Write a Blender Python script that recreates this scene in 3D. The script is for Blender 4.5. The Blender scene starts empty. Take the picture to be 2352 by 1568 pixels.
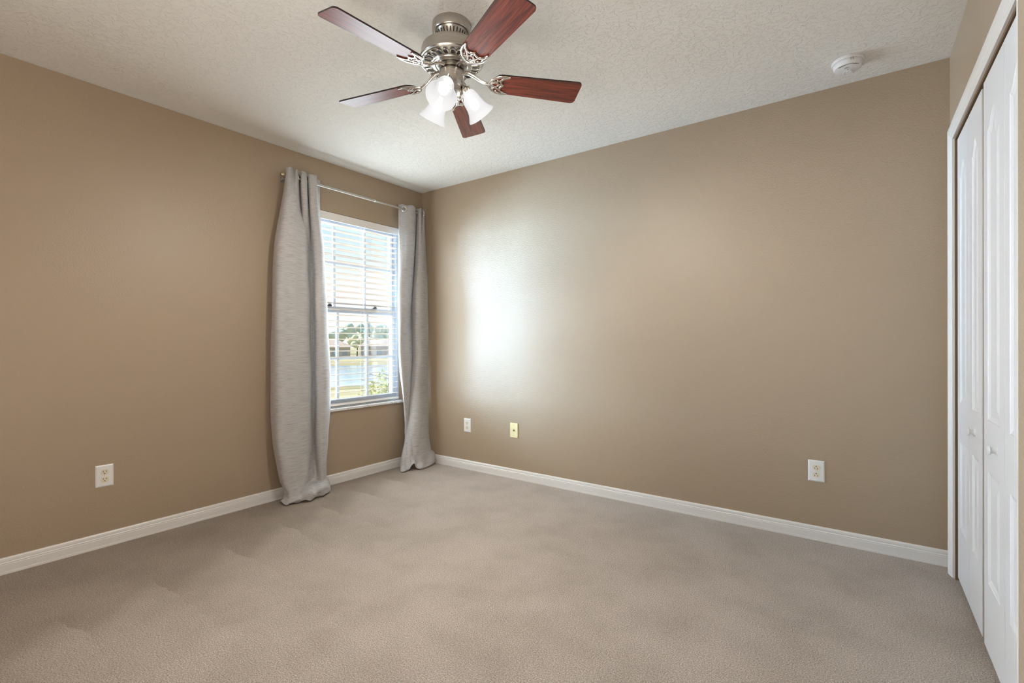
import bpy, bmesh, math, random
from math import pi, sin, cos, radians
from mathutils import Vector, Matrix

S = bpy.context.scene
C = S.collection

# ------------------------------------------------------------------ camera
RW, RH = 3.61, 2.44                      # room width along the back wall, ceiling height
cam_d = bpy.data.cameras.new('camera')
cam_d.sensor_width = 36.0
cam_d.lens = 36.0 * 1110.12 / 2352.0
cam_d.clip_start = 0.02
cam_d.clip_end = 600
cam = bpy.data.objects.new('camera', cam_d)
C.objects.link(cam)
YAW, PITCH, ROLL = -0.62549, -0.001175, -0.002377
fw = Vector((sin(YAW) * cos(PITCH), cos(YAW) * cos(PITCH), sin(PITCH)))
rt = Vector((cos(YAW), -sin(YAW), 0))
up = rt.cross(fw)
rt2 = rt * cos(ROLL) + up * sin(ROLL)
up2 = -rt * sin(ROLL) + up * cos(ROLL)
M = Matrix((rt2, up2, -fw)).transposed().to_4x4()
M.translation = Vector((3.26364, -3.10699, 1.08780))
cam.matrix_world = M
S.camera = cam

# ------------------------------------------------------------------ view, sky, sun, large lights
S.view_settings.view_transform = 'Standard'
S.view_settings.look = 'None'
S.view_settings.gamma = 1
S.view_settings.use_curve_mapping = False
S.view_settings.exposure = 0.25

w = bpy.data.worlds.new('sky')
S.world = w
w.use_nodes = True
nt = w.node_tree
bg = nt.nodes['Background']
tc = nt.nodes.new('ShaderNodeTexCoord')
sp = nt.nodes.new('ShaderNodeSeparateXYZ')
rp = nt.nodes.new('ShaderNodeValToRGB')
nt.links.new(tc.outputs['Generated'], sp.inputs[0])
nt.links.new(sp.outputs['Z'], rp.inputs[0])
nt.links.new(rp.outputs[0], bg.inputs['Color'])
e = rp.color_ramp.elements
e[0].position = 0.0
e[0].color = (1.0, 1.0, 1.0, 1)
e[1].position = 0.55
e[1].color = (0.42, 0.68, 1.0, 1)
m_ = e.new(0.10); m_.color = (0.93, 0.98, 1.0, 1)
m_ = e.new(0.24); m_.color = (0.54, 0.80, 0.97, 1)
bg.inputs['Strength'].default_value = 0.95


def lamp(name, kind, energy, color, loc, rot=None, **kw):
    d = bpy.data.lights.new(name, kind)
    d.energy = energy
    d.color = color
    for k, v in kw.items():
        setattr(d, k, v)
    o = bpy.data.objects.new(name, d)
    C.objects.link(o)
    o.location = loc
    if rot is not None:
        o.rotation_euler = Vector(rot).to_track_quat('-Z', 'Y').to_euler()
    return o


# high sun on the window side: it strikes the slats, the sill and the ground outside
lamp('sun', 'SUN', 7.0, (1.0, 0.97, 0.92), (-6, -4, 7), (0.62, 0.30, -0.74), angle=radians(4))
# bright hazy daylight slanting in through the window
lamp('daylight', 'AREA', 2350.0, (0.48, 0.74, 1.0), (-2.25, -2.85, 1.40), (2.35, 2.5, -0.04), shape='RECTANGLE', size=4.2, size_y=1.5)
# daylight thrown up from the sunlit ground below the window
lamp('ground_light', 'AREA', 600.0, (0.98, 0.97, 1.0), (-7.0, -0.7, -1.7), (7.0, 0.0, 3.2), shape='RECTANGLE', size=4.0, size_y=1.6)
# daylight scattered into the room by the blind
lamp('blind_light', 'AREA', 24.0, (0.79, 0.93, 1.0), (0.004, -0.70, 1.30), (1.0, 0.0, 0.0), shape='RECTANGLE', size=0.80, size_y=1.38)
# daylight of the second window, in the left wall beyond the frame
lamp('window_light', 'AREA', 22.0, (0.70, 0.86, 1.0), (0.03, -3.6, 1.45), (1.0, 0.52, -0.06), shape='RECTANGLE', size=0.7, size_y=1.2, spread=radians(62))
# added fill lamp behind the camera, turned up to brighten ceiling and left wall
lamp('fill_uplight', 'AREA', 39.0, (1.0, 0.92, 0.83), (2.5, -3.75, 1.15), (-0.55, 0.42, 0.72), shape='RECTANGLE', size=1.6, size_y=1.6)

# ------------------------------------------------------------------ materials


def mat(name, col, rough=0.5, metal=0.0, spec=0.5, **kw):
    m = bpy.data.materials.new(name)
    m.use_nodes = True
    b = m.node_tree.nodes['Principled BSDF']
    b.inputs['Base Color'].default_value = (*col, 1)
    b.inputs['Roughness'].default_value = rough
    b.inputs['Metallic'].default_value = metal
    b.inputs['Specular IOR Level'].default_value = spec
    for k, v in kw.items():
        b.inputs[k].default_value = v
    return m


def N(m, kind, **kw):
    n = m.node_tree.nodes.new(kind)
    for k, v in kw.items():
        if k in n.inputs:
            n.inputs[k].default_value = v
        else:
            setattr(n, k, v)
    return n


def L(m, a, b):
    m.node_tree.links.new(a, b)


def P(m):
    return m.node_tree.nodes['Principled BSDF']


def obj_coord(m, scale=(1, 1, 1), coord='Object'):
    t = N(m, 'ShaderNodeTexCoord')
    mp = N(m, 'ShaderNodeMapping')
    mp.inputs['Scale'].default_value = scale
    L(m, t.outputs[coord], mp.inputs[0])
    return mp.outputs[0]


def ramp(m, src, stops):
    r = N(m, 'ShaderNodeValToRGB')
    L(m, src, r.inputs[0])
    el = r.color_ramp.elements
    while len(el) < len(stops):
        el.new(0.5)
    for q, (pos, c) in zip(el, stops):
        q.position = pos
        q.color = (*c, 1) if len(c) == 3 else c
    return r.outputs[0]


def bump(m, src, strength, dist, normal=None):
    b = N(m, 'ShaderNodeBump')
    b.inputs['Strength'].default_value = strength
    b.inputs['Distance'].default_value = dist
    L(m, src, b.inputs['Height'])
    if normal is not None:
        L(m, normal, b.inputs['Normal'])
    return b.outputs[0]


# wall paint: tan eggshell over orange peel plaster
M_WALL = mat('tan_wall_paint', (0.372, 0.284, 0.200), 0.37, spec=0.45)
v = obj_coord(M_WALL)
n1 = N(M_WALL, 'ShaderNodeTexNoise', Scale=130.0, Detail=2.0, Roughness=0.5)
L(M_WALL, v, n1.inputs['Vector'])
L(M_WALL, bump(M_WALL, n1.outputs[0], 0.45, 0.004), P(M_WALL).inputs['Normal'])

# ceiling: off white knockdown texture
M_CEIL = mat('knockdown_ceiling', (0.76, 0.735, 0.69), 0.75, spec=0.25)
v = obj_coord(M_CEIL)
nw = N(M_CEIL, 'ShaderNodeTexNoise', Scale=9.0, Detail=2.0)
L(M_CEIL, v, nw.inputs['Vector'])
mx = N(M_CEIL, 'ShaderNodeVectorMath', operation='MULTIPLY_ADD')
L(M_CEIL, nw.outputs['Color'], mx.inputs[0])
mx.inputs[1].default_value = (0.05, 0.05, 0.0)
L(M_CEIL, v, mx.inputs[2])
n1 = N(M_CEIL, 'ShaderNodeTexNoise', Scale=34.0, Detail=4.0, Roughness=0.6, Distortion=0.35)
L(M_CEIL, mx.outputs[0], n1.inputs['Vector'])
pl = ramp(M_CEIL, n1.outputs[0], [(0.0, (0, 0, 0)), (0.455, (0.1, 0.1, 0.1)), (0.50, (0.9, 0.9, 0.9)), (1.0, (1, 1, 1))])
n2 = N(M_CEIL, 'ShaderNodeTexNoise', Scale=85.0, Detail=3.0, Roughness=0.6)
L(M_CEIL, v, n2.inputs['Vector'])
b1 = bump(M_CEIL, n2.outputs[0], 0.4, 0.005)
L(M_CEIL, bump(M_CEIL, pl, 0.62, 0.0035, b1), P(M_CEIL).inputs['Normal'])

# carpet: beige cut pile with faint vacuum swaths
M_CARPET = mat('beige_carpet', (0.4, 0.3, 0.22), 0.95, spec=0.08, **{'Sheen Weight': 0.25, 'Sheen Roughness': 0.6})
v = obj_coord(M_CARPET)
f1 = N(M_CARPET, 'ShaderNodeTexNoise', Scale=230.0, Detail=3.0, Roughness=0.7)
L(M_CARPET, v, f1.inputs['Vector'])
f2 = N(M_CARPET, 'ShaderNodeTexVoronoi', Scale=210.0)
L(M_CARPET, v, f2.inputs['Vector'])
f3 = N(M_CARPET, 'ShaderNodeTexNoise', Scale=3.4, Detail=4.0, Roughness=0.6, Distortion=0.15)
L(M_CARPET, v, f3.inputs['Vector'])
fine = ramp(M_CARPET, f1.outputs[0], [(0.36, (0.235, 0.188, 0.150)), (0.5, (0.43, 0.362, 0.302)), (0.63, (0.69, 0.60, 0.515))])
sw = ramp(M_CARPET, f3.outputs[0], [(0.36, (0.89, 0.88, 0.87)), (0.5, (0.98, 0.98, 0.98)), (0.62, (1.05, 1.05, 1.06))])
mm = N(M_CARPET, 'ShaderNodeMix', data_type='RGBA', blend_type='MULTIPLY')
mm.inputs[0].default_value = 1.0
L(M_CARPET, fine, mm.inputs[6])
L(M_CARPET, sw, mm.inputs[7])
# nap brushed the other way along the window wall, with a saw-tooth edge left by the vacuum cleaner
sx = N(M_CARPET, 'ShaderNodeSeparateXYZ')
L(M_CARPET, v, sx.inputs[0])
saw = N(M_CARPET, 'ShaderNodeMath', operation='FRACT')
sc_ = N(M_CARPET, 'ShaderNodeMath', operation='MULTIPLY_ADD')
L(M_CARPET, sx.outputs['Y'], sc_.inputs[0])
sc_.inputs[1].default_value = -3.0
f4 = N(M_CARPET, 'ShaderNodeMath', operation='MULTIPLY')
L(M_CARPET, f3.outputs[0], f4.inputs[0])
f4.inputs[1].default_value = 0.45
L(M_CARPET, f4.outputs[0], sc_.inputs[2])
L(M_CARPET, sc_.outputs[0], saw.inputs[0])
edge = N(M_CARPET, 'ShaderNodeMath', operation='MULTIPLY_ADD')
L(M_CARPET, saw.outputs[0], edge.inputs[0])
edge.inputs[1].default_value = -0.22
L(M_CARPET, sx.outputs['X'], edge.inputs[2])
ey = N(M_CARPET, 'ShaderNodeMath', operation='MULTIPLY_ADD')
L(M_CARPET, sx.outputs['Y'], ey.inputs[0])
ey.inputs[1].default_value = 0.26
L(M_CARPET, edge.outputs[0], ey.inputs[2])
nap = ramp(M_CARPET, ey.outputs[0], [(0.0, (0.70, 0.65, 0.60)), (0.12, (0.88, 0.85, 0.82)), (0.75, (1.0, 1.0, 1.0))])
m3 = N(M_CARPET, 'ShaderNodeMix', data_type='RGBA', blend_type='MULTIPLY')
m3.inputs[0].default_value = 1.0
L(M_CARPET, mm.outputs[2], m3.inputs[6])
L(M_CARPET, nap, m3.inputs[7])
L(M_CARPET, m3.outputs[2], P(M_CARPET).inputs['Base Color'])
ad = N(M_CARPET, 'ShaderNodeMath', operation='ADD')
L(M_CARPET, f1.outputs[0], ad.inputs[0])
L(M_CARPET, f2.outputs['Distance'], ad.inputs[1])
L(M_CARPET, bump(M_CARPET, ad.outputs[0], 0.8, 0.005), P(M_CARPET).inputs['Normal'])

M_TRIM = mat('white_trim_paint', (0.74, 0.715, 0.685), 0.35)
M_DOOR = mat('white_door_paint', (0.76, 0.76, 0.775), 0.32)
M_DOOR_EDGE = mat('beige_door_edge', (0.42, 0.36, 0.29), 0.6)
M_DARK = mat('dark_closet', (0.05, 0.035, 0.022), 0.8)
M_JAMB = mat('shaded_jamb', (0.16, 0.10, 0.055), 0.7)  # wall paint with the shade of the recess put into its colour
M_VINYL = mat('shaded_white_vinyl', (0.58, 0.64, 0.73), 0.35)  # white vinyl, its blue-grey shade put into the colour
M_BLIND = mat('white_blind', (0.80, 0.77, 0.73), 0.4)
M_SLAT = mat('cream_slat', (0.74, 0.62, 0.50), 0.4)
M_PLATE = mat('white_plastic', (0.76, 0.75, 0.73), 0.3)
M_IVORY = mat('ivory_plastic', (0.72, 0.65, 0.50), 0.3)
M_YELLOW = mat('pale_yellow_plastic', (0.76, 0.69, 0.40), 0.3)
M_BLACK = mat('black_hole', (0.012, 0.010, 0.009), 0.6)
M_DETECT = mat('detector_plastic', (0.73, 0.72, 0.71), 0.4)
M_INK = mat('printed_ink', (0.10, 0.08, 0.06), 0.6)
M_DKMETAL = mat('dark_metal', (0.10, 0.09, 0.08), 0.4, 0.8)
M_ROD = mat('satin_nickel_rod', (0.52, 0.50, 0.46), 0.34, 0.85)
M_FINIAL = mat('brass_finial', (0.52, 0.42, 0.29), 0.3, 0.9)

M_NICKEL = mat('brushed_nickel', (0.50, 0.47, 0.43), 0.27, 1.0)
v = obj_coord(M_NICKEL, (3, 3, 260))
n1 = N(M_NICKEL, 'ShaderNodeTexNoise', Scale=3.0, Detail=2.0)
L(M_NICKEL, v, n1.inputs['Vector'])
r_ = N(M_NICKEL, 'ShaderNodeMapRange')
r_.inputs[3].default_value = 0.22
r_.inputs[4].default_value = 0.38
L(M_NICKEL, n1.outputs[0], r_.inputs[0])
L(M_NICKEL, r_.outputs[0], P(M_NICKEL).inputs['Roughness'])
M_CHROME = mat('polished_nickel', (0.72, 0.69, 0.65), 0.18, 1.0)

# marble sill
M_MARBLE = mat('white_marble', (0.7, 0.7, 0.7), 0.25)
v = obj_coord(M_MARBLE)
n1 = N(M_MARBLE, 'ShaderNodeTexNoise', Scale=22.0, Detail=6.0, Roughness=0.7, Distortion=1.5)
L(M_MARBLE, v, n1.inputs['Vector'])
L(M_MARBLE, ramp(M_MARBLE, n1.outputs[0], [(0.30, (0.42, 0.42, 0.43)), (0.48, (0.72, 0.72, 0.72)), (0.7, (0.80, 0.80, 0.79))]), P(M_MARBLE).inputs['Base Color'])

# mahogany blades (grain runs along local X)
M_WOOD = mat('mahogany', (0.2, 0.04, 0.025), 0.36, spec=0.65)
v = obj_coord(M_WOOD, (1.6, 26, 26))
n1 = N(M_WOOD, 'ShaderNodeTexNoise', Scale=3.2, Detail=6.0, Roughness=0.65, Distortion=0.6)
L(M_WOOD, v, n1.inputs['Vector'])
L(M_WOOD, ramp(M_WOOD, n1.outputs[0], [(0.28, (0.045, 0.011, 0.009)), (0.45, (0.13, 0.026, 0.017)), (0.60, (0.27, 0.052, 0.028)), (0.8, (0.38, 0.085, 0.045))]), P(M_WOOD).inputs['Base Color'])
M_BLADE_EDGE = mat('dark_blade_top', (0.02, 0.012, 0.010), 0.4)

# curtain linen with horizontal slubs (uv: metres across, metres up)
M_CURTAIN = mat('grey_slub_curtain', (0.5, 0.49, 0.49), 0.8, spec=0.2, **{'Sheen Weight': 0.3})
v = obj_coord(M_CURTAIN, (8.0, 330.0, 1.0), 'UV')
n1 = N(M_CURTAIN, 'ShaderNodeTexNoise', Scale=1.0, Detail=3.0, Roughness=0.7)
L(M_CURTAIN, v, n1.inputs['Vector'])
v2 = obj_coord(M_CURTAIN, (420.0, 900.0, 1.0), 'UV')
n2 = N(M_CURTAIN, 'ShaderNodeTexNoise', Scale=1.0, Detail=1.0)
L(M_CURTAIN, v2, n2.inputs['Vector'])
ma = N(M_CURTAIN, 'ShaderNodeMath', operation='MULTIPLY_ADD')
L(M_CURTAIN, n2.outputs[0], ma.inputs[0])
ma.inputs[1].default_value = 0.3
L(M_CURTAIN, n1.outputs[0], ma.inputs[2])
L(M_CURTAIN, ramp(M_CURTAIN, ma.outputs[0], [(0.46, (0.22, 0.212, 0.215)), (0.585, (0.485, 0.465, 0.455)), (0.74, (0.60, 0.58, 0.57))]), P(M_CURTAIN).inputs['Base Color'])
L(M_CURTAIN, bump(M_CURTAIN, ma.outputs[0], 0.25, 0.002), P(M_CURTAIN).inputs['Normal'])
tl = N(M_CURTAIN, 'ShaderNodeBsdfTranslucent')
tl.inputs[0].default_value = (0.62, 0.62, 0.63, 1)
ms = N(M_CURTAIN, 'ShaderNodeMixShader')
ms.inputs[0].default_value = 0.14
L(M_CURTAIN, P(M_CURTAIN).outputs[0], ms.inputs[1])
L(M_CURTAIN, tl.outputs[0], ms.inputs[2])
L(M_CURTAIN, ms.outputs[0], M_CURTAIN.node_tree.nodes['Material Output'].inputs[0])


def shader_mix(name, build):
    m = bpy.data.materials.new(name)
    m.use_nodes = True
    m.node_tree.nodes.clear()
    out = m.node_tree.nodes.new('ShaderNodeOutputMaterial')
    L(m, build(m), out.inputs[0])
    return m


def _glass(m):
    t = N(m, 'ShaderNodeBsdfTransparent')
    g = N(m, 'ShaderNodeBsdfGlossy', Roughness=0.02)
    mix = N(m, 'ShaderNodeMixShader')
    fr = N(m, 'ShaderNodeFresnel', IOR=1.45)
    L(m, fr.outputs[0], mix.inputs[0])
    L(m, t.outputs[0], mix.inputs[1])
    L(m, g.outputs[0], mix.inputs[2])
    return mix.outputs[0]


M_GLASS = shader_mix('window_glass', _glass)


def _shade(m):
    t = N(m, 'ShaderNodeBsdfTransparent')
    t.inputs[0].default_value = (1, 0.985, 0.96, 1)
    em = N(m, 'ShaderNodeEmission', Strength=1.0)
    lw = N(m, 'ShaderNodeLayerWeight', Blend=0.35)
    L(m, ramp(m, lw.outputs['Facing'], [(0.0, (0.84, 0.83, 0.82)), (0.5, (0.70, 0.69, 0.685)), (1.0, (0.50, 0.495, 0.495))]), em.inputs[0])  # shading of the lit bell put into its glow colour, dimmer at grazing angles
    m2 = N(m, 'ShaderNodeMixShader')
    m2.inputs[0].default_value = 0.90
    L(m, t.outputs[0], m2.inputs[1])
    L(m, em.outputs[0], m2.inputs[2])
    return m2.outputs[0]


M_SHADE = shader_mix('lit_frosted_glass', _shade)
M_BULB = bpy.data.materials.new('lit_bulb')
M_BULB.use_nodes = True
P(M_BULB).inputs['Emission Color'].default_value = (1, 0.96, 0.90, 1)
P(M_BULB).inputs['Emission Strength'].default_value = 2100.0

# ------------------------------------------------------------------ builders


class MB:
    """collects shapes in one bmesh"""

    def __init__(s):
        s.bm = bmesh.new()
        s.uv = None

    def box(s, lo, hi, mtx=None):
        x0, y0, z0 = lo
        x1, y1, z1 = hi
        vs = [s.bm.verts.new(p) for p in ((x0, y0, z0), (x1, y0, z0), (x1, y1, z0), (x0, y1, z0), (x0, y0, z1), (x1, y0, z1), (x1, y1, z1), (x0, y1, z1))]
        for f in ((0, 3, 2, 1), (4, 5, 6, 7), (0, 1, 5, 4), (1, 2, 6, 5), (2, 3, 7, 6), (3, 0, 4, 7)):
            s.bm.faces.new([vs[i] for i in f])
        if mtx is not None:
            bmesh.ops.transform(s.bm, matrix=mtx, verts=vs)
        return s

    def lathe(s, prof, n=32, mtx=None, close=False):
        rings = []
        allv = []
        for r, z in prof:
            if r < 1e-6:
                ring = [s.bm.verts.new((0, 0, z))]
            else:
                ring = [s.bm.verts.new((r * cos(2 * pi * i / n), r * sin(2 * pi * i / n), z)) for i in range(n)]
            rings.append(ring)
            allv += ring
        for a, b in zip(rings, rings[1:]):
            for i in range(n):
                j = (i + 1) % n
                if len(a) == 1 and len(b) == 1:
                    continue
                if len(a) == 1:
                    s.bm.faces.new((a[0], b[j], b[i]))
                elif len(b) == 1:
                    s.bm.faces.new((a[i], a[j], b[0]))
                else:
                    s.bm.faces.new((a[i], a[j], b[j], b[i]))
        if mtx is not None:
            bmesh.ops.transform(s.bm, matrix=mtx, verts=allv)
        return s

    def tube(s, pts, r, n=10, caps=True, flat=1.0):
        pts = [Vector(p) for p in pts]
        rr = r if isinstance(r, (list, tuple)) else [r] * len(pts)
        prev = None
        ref = None
        for i, p in enumerate(pts):
            t = (pts[min(i + 1, len(pts) - 1)] - pts[max(i - 1, 0)]).normalized()
            if ref is None:
                ref = Vector((0, 0, 1)) if abs(t.z) < 0.9 else Vector((1, 0, 0))
            a = t.cross(ref).normalized()
            b = a.cross(t).normalized()
            if abs(t.z) >= 0.9:
                ref = b
            ring = [s.bm.verts.new(p + a * rr[i] * cos(2 * pi * k / n) + b * rr[i] * flat * sin(2 * pi * k / n)) for k in range(n)]
            if prev:
                for k in range(n):
                    j = (k + 1) % n
                    s.bm.faces.new((prev[k], prev[j], ring[j], ring[k]))
            elif caps:
                s.bm.faces.new(ring[::-1])
            prev = ring
        if caps:
            s.bm.faces.new(prev)
        return s

    def prism(s, outline, z0, z1, mtx=None):
        """closed 2d outline (x, y) extruded from z0 to z1"""
        a = [s.bm.verts.new((x, y, z0)) for x, y in outline]
        b = [s.bm.verts.new((x, y, z1)) for x, y in outline]
        n = len(a)
        s.bm.faces.new(a[::-1])
        s.bm.faces.new(b)
        for i in range(n):
            j = (i + 1) % n
            s.bm.faces.new((a[i], a[j], b[j], b[i]))
        if mtx is not None:
            bmesh.ops.transform(s.bm, matrix=mtx, verts=a + b)
        return s

    def sweep(s, prof, path_a, path_b):
        """open list of 2d profile points given as functions of the two ends"""
        A = [s.bm.verts.new(p) for p in path_a]
        B = [s.bm.verts.new(p) for p in path_b]
        n = len(A)
        for i in range(n):
            j = (i + 1) % n
            s.bm.faces.new((A[i], A[j], B[j], B[i]))
        s.bm.faces.new(A[::-1])
        s.bm.faces.new(B)
        return s

    def sphere(s, c, r, u=16, v=10, sc=(1, 1, 1)):
        m = Matrix.Translation(c) @ Matrix.Diagonal((*sc, 1))
        bmesh.ops.create_uvsphere(s.bm, u_segments=u, v_segments=v, radius=r, matrix=m)
        return s

    def build(s, name, material, parent=None, smooth=False, bevel=0.0, seg=2, loc=None, rot=None, angle=40):
        bmesh.ops.recalc_face_normals(s.bm, faces=s.bm.faces)
        me = bpy.data.meshes.new(name)
        s.bm.to_mesh(me)
        s.bm.free()
        for m in (material if isinstance(material, (list, tuple)) else [material]):
            me.materials.append(m)
        o = bpy.data.objects.new(name, me)
        C.objects.link(o)
        if parent is not None:
            o.parent = parent
        if loc is not None:
            o.location = loc
        if rot is not None:
            o.rotation_euler = rot
        if smooth:
            me.polygons.foreach_set('use_smooth', [True] * len(me.polygons))
            me.set_sharp_from_angle(angle=radians(angle))
        if bevel:
            b = o.modifiers.new('bevel', 'BEVEL')
            b.width = bevel
            b.segments = seg
            b.limit_method = 'ANGLE'
        return o


def empty(name, loc, label=None, cat=None, group=None, rz=0.0):
    o = bpy.data.objects.new(name, None)
    o.empty_display_size = 0.05
    C.objects.link(o)
    o.location = loc
    o.rotation_euler = (0, 0, rz)
    if label:
        tag(o, label, cat, group)
    return o


def tag(o, label, cat, group=None):
    o['label'] = label
    o['category'] = cat
    if group:
        o['group'] = group
    return o


def struct(o, label=None):
    o['kind'] = 'structure'
    if label:
        o['label'] = label
    return o


def dup(root, label, loc, rot=None):
    """copy of a thing with copies of its parts and sub-parts"""
    r = root.copy()
    C.objects.link(r)
    r.location = loc
    if rot is not None:
        r.rotation_euler = rot
    r['label'] = label
    for ch in list(root.children):
        c = ch.copy()
        C.objects.link(c)
        c.parent = r
        for g in list(ch.children):
            d = g.copy()
            C.objects.link(d)
            d.parent = c
    return r


# ------------------------------------------------------------------ the room
WY0, WY1, WZ0, WZ1 = -1.150, -0.225, 0.575, 2.070      # window opening in the left wall
FY = -4.0                                              # wall behind the camera
TH = 0.16
JX, JY = 3.487, -1.900                                 # the wall that juts in beside the closet
DY0, DY1, DZ1 = -1.40, -0.137, 2.005                   # closet opening

mb = MB()
mb.box((-TH, FY - TH, -0.02), (RW + 0.9, TH, 0.0))
struct(mb.build('floor', M_CARPET), 'beige cut pile carpet with vacuum marks')
mb = MB()
mb.box((-TH, FY - TH, RH), (RW + 0.9, TH, RH + 0.05))
struct(mb.build('ceiling', M_CEIL), 'off white knockdown textured ceiling')
mb = MB()
mb.box((-TH, FY, 0), (0, WY0, RH))
mb.box((-TH, WY1, 0), (0, TH, RH))
mb.box((-TH, WY0, 0), (0, WY1, WZ0 - 0.02))
mb.box((-TH, WY0, WZ1), (0, WY1, RH))
struct(mb.build('wall_left', M_WALL), 'tan wall with the window')
mb = MB()
mb.box((0, 0, 0), (RW + 0.9, TH, RH))
struct(mb.build('wall_back', M_WALL), 'long tan wall facing the camera')
mb = MB()
mb.box((RW, DY1, 0), (RW + 0.11, 0, RH))
mb.box((RW, DY0, DZ1), (RW + 0.11, DY1, RH))
mb.box((RW, JY, 0), (RW + 0.11, DY0, RH))
struct(mb.build('wall_right', M_WALL), 'tan wall around the closet')
mb = MB()
mb.box((JX, FY, 0), (RW + 0.11, JY, RH))
struct(mb.build('wall_entry', M_WALL), 'tan wall edge at the right of the picture')
mb = MB()
mb.box((-TH, FY - TH, 0), (RW + 0.9, FY, RH))
struct(mb.build('wall_front', M_WALL), 'tan wall behind the viewer')
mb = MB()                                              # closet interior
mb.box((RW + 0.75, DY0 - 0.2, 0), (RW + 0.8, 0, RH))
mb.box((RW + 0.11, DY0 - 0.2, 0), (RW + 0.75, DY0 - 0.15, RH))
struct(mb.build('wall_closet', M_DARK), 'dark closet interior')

# corner trim beside the closet
mb = MB()
mb.box((JX + 0.001, JY, 0), (JX + 0.03, JY + 0.018, RH))
struct(mb.build('trim_2', M_TRIM, bevel=0.003), 'white trim strip on the corner of the entry wall')

# baseboards: profile (depth from wall, height)
BB = [(0, 0), (0.0135, 0), (0.0135, 0.010), (0.0125, 0.0125), (0.0125, 0.045), (0.0110, 0.048), (0.0125, 0.0505), (0.0120, 0.053), (0.0085, 0.0565), (0.0095, 0.0605), (0.0085, 0.070), (0.0045, 0.0763), (0, 0.0763)]
mb = MB()
mb.sweep(None, [(d, FY, z) for d, z in BB], [(d, 0, z) for d, z in BB])
struct(mb.build('baseboard_left', M_TRIM))
mb = MB()
mb.sweep(None, [(0, -d, z) for d, z in BB], [(RW, -d, z) for d, z in BB])
struct(mb.build('baseboard_back', M_TRIM))
mb = MB()
mb.sweep(None, [(RW - d, DY0 - 0.06, z) for d, z in BB], [(RW - d, JY, z) for d, z in BB])
struct(mb.build('baseboard_right', M_TRIM))

# closet casing, mitred, profile across its width
CW = 0.057
CP = [(0, 0.0), (0, 0.0165), (0.004, 0.019), (0.018, 0.0185), (0.024, 0.0160), (0.029, 0.0165), (0.040, 0.0120), (0.046, 0.0125), (0.052, 0.0090), (CW, 0.0080), (CW, 0.0)]   # (from outer edge inwards, depth)
cas = empty('trim_1', (RW, DY1, 0))
struct(cas, 'white casing around the closet doors')


def casing(name, A, B):
    m = MB()
    m.sweep(None, A, B)
    return m.build(name, M_TRIM, cas)


oy, oz = CW, DZ1 + CW          # outer edge sits CW away from the opening
casing('casing_leg', [(-d, oy - s_, 0) for s_, d in CP], [(-d, oy - s_, oz - s_) for s_, d in CP])
casing('casing_head', [(-d, oy - s_, oz - s_) for s_, d in CP], [(-d, DY0 - DY1 - oy + s_, oz - s_) for s_, d in CP])
casing('casing_leg', [(-d, DY0 - DY1 - oy + s_, 0) for s_, d in CP], [(-d, DY0 - DY1 - oy + s_, oz - s_) for s_, d in CP])
mb = MB()
mb.box((0.0, -0.019, 0), (0.11, 0.0, DZ1))
mb.box((0.0, DY0 - DY1, DZ1 - 0.012), (0.11, -0.019, DZ1))
mb.box((0.012, DY0 - DY1, DZ1 - 0.03), (0.06, -0.019, DZ1 - 0.012))
mb.build('door_jamb', M_JAMB, cas)

# ---- bifold leaves
LT = 0.034


def leaf_mesh(wd, z0, z1):
    """one bifold leaf: front at local x=0 facing -x, y from 0 to -wd; raised panels, arched top"""
    m = MB()
    bm = m.bm
    st = 0.062                           # stile width
    panels = [(z0 + 0.235, 0.645, False), (0.815, z1 - 0.13, True)]
    nx = 12

    def arch(u):                         # cathedral top, u in 0..1
        t = abs(2 * u - 1)
        return 0.055 * (0.5 + 0.5 * cos(pi * min(1, t * 1.15)))

    # depth profile from the panel border inwards
    rings = [(0.0, 0.0), (0.003, 0.0018), (0.016, 0.0055), (0.020, 0.0056), (0.048, 0.0010), (0.050, 0.0008)]
    fr = []
    for pz0, pz1, ar in panels:
        prev = None
        for inset, dep in rings:
            y0, y1 = -st - inset * 0.9, -wd + st + inset * 0.9
            ring = [bm.verts.new((dep, y0, pz0 + inset)), bm.verts.new((dep, y1, pz0 + inset))]
            for i in range(nx + 1):
                u = i / nx
                yy = y1 + (y0 - y1) * u
                zz = (pz1 - 0.055 + (arch(u) if ar else 0.055)) - inset
                ring.append(bm.verts.new((dep, yy, zz)))
            if prev:
                n = len(ring)
                for i in range(n):
                    j = (i + 1) % n
                    bm.faces.new((prev[i], prev[j], ring[j], ring[i]))
            else:
                fr.append(ring)
            prev = ring
        bm.faces.new(prev)
    # surrounding face
    def q(pts):
        bm.faces.new([bm.verts.new(p) if not hasattr(p, 'co') else p for p in pts])
    cor = lambda y, z: bm.verts.new((0, y, z))
    q([cor(0, z0), cor(-st, z0), cor(-st, z1), cor(0, z1)])
    q([cor(-wd + st, z0), cor(-wd, z0), cor(-wd, z1), cor(-wd + st, z1)])
    lo, hi = fr
    q([cor(-st, z0), cor(-wd + st, z0), lo[1], lo[0]])
    q([lo[-1]] + [lo[i] for i in range(len(lo) - 2, 1, -1)] + [hi[1], hi[0]])
    top = hi[2:]
    a, b = cor(-wd + st, z1), cor(-st, z1)
    q(top[::-1] + [a, b])
    # thickness
    m.box((0.009, -wd, z0), (LT, 0, z1))
    for p, q2 in (((0, z0), (0, z1)), ((0, z1), (-wd, z1)), ((-wd, z1), (-wd, z0)), ((-wd, z0), (0, z0))):
        bm.faces.new([bm.verts.new(c) for c in ((0, *p), (0, *q2), (0.009, *q2), (0.009, *p))])
    bmesh.ops.remove_doubles(bm, verts=bm.verts, dist=0.00005)
    return m


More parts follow.
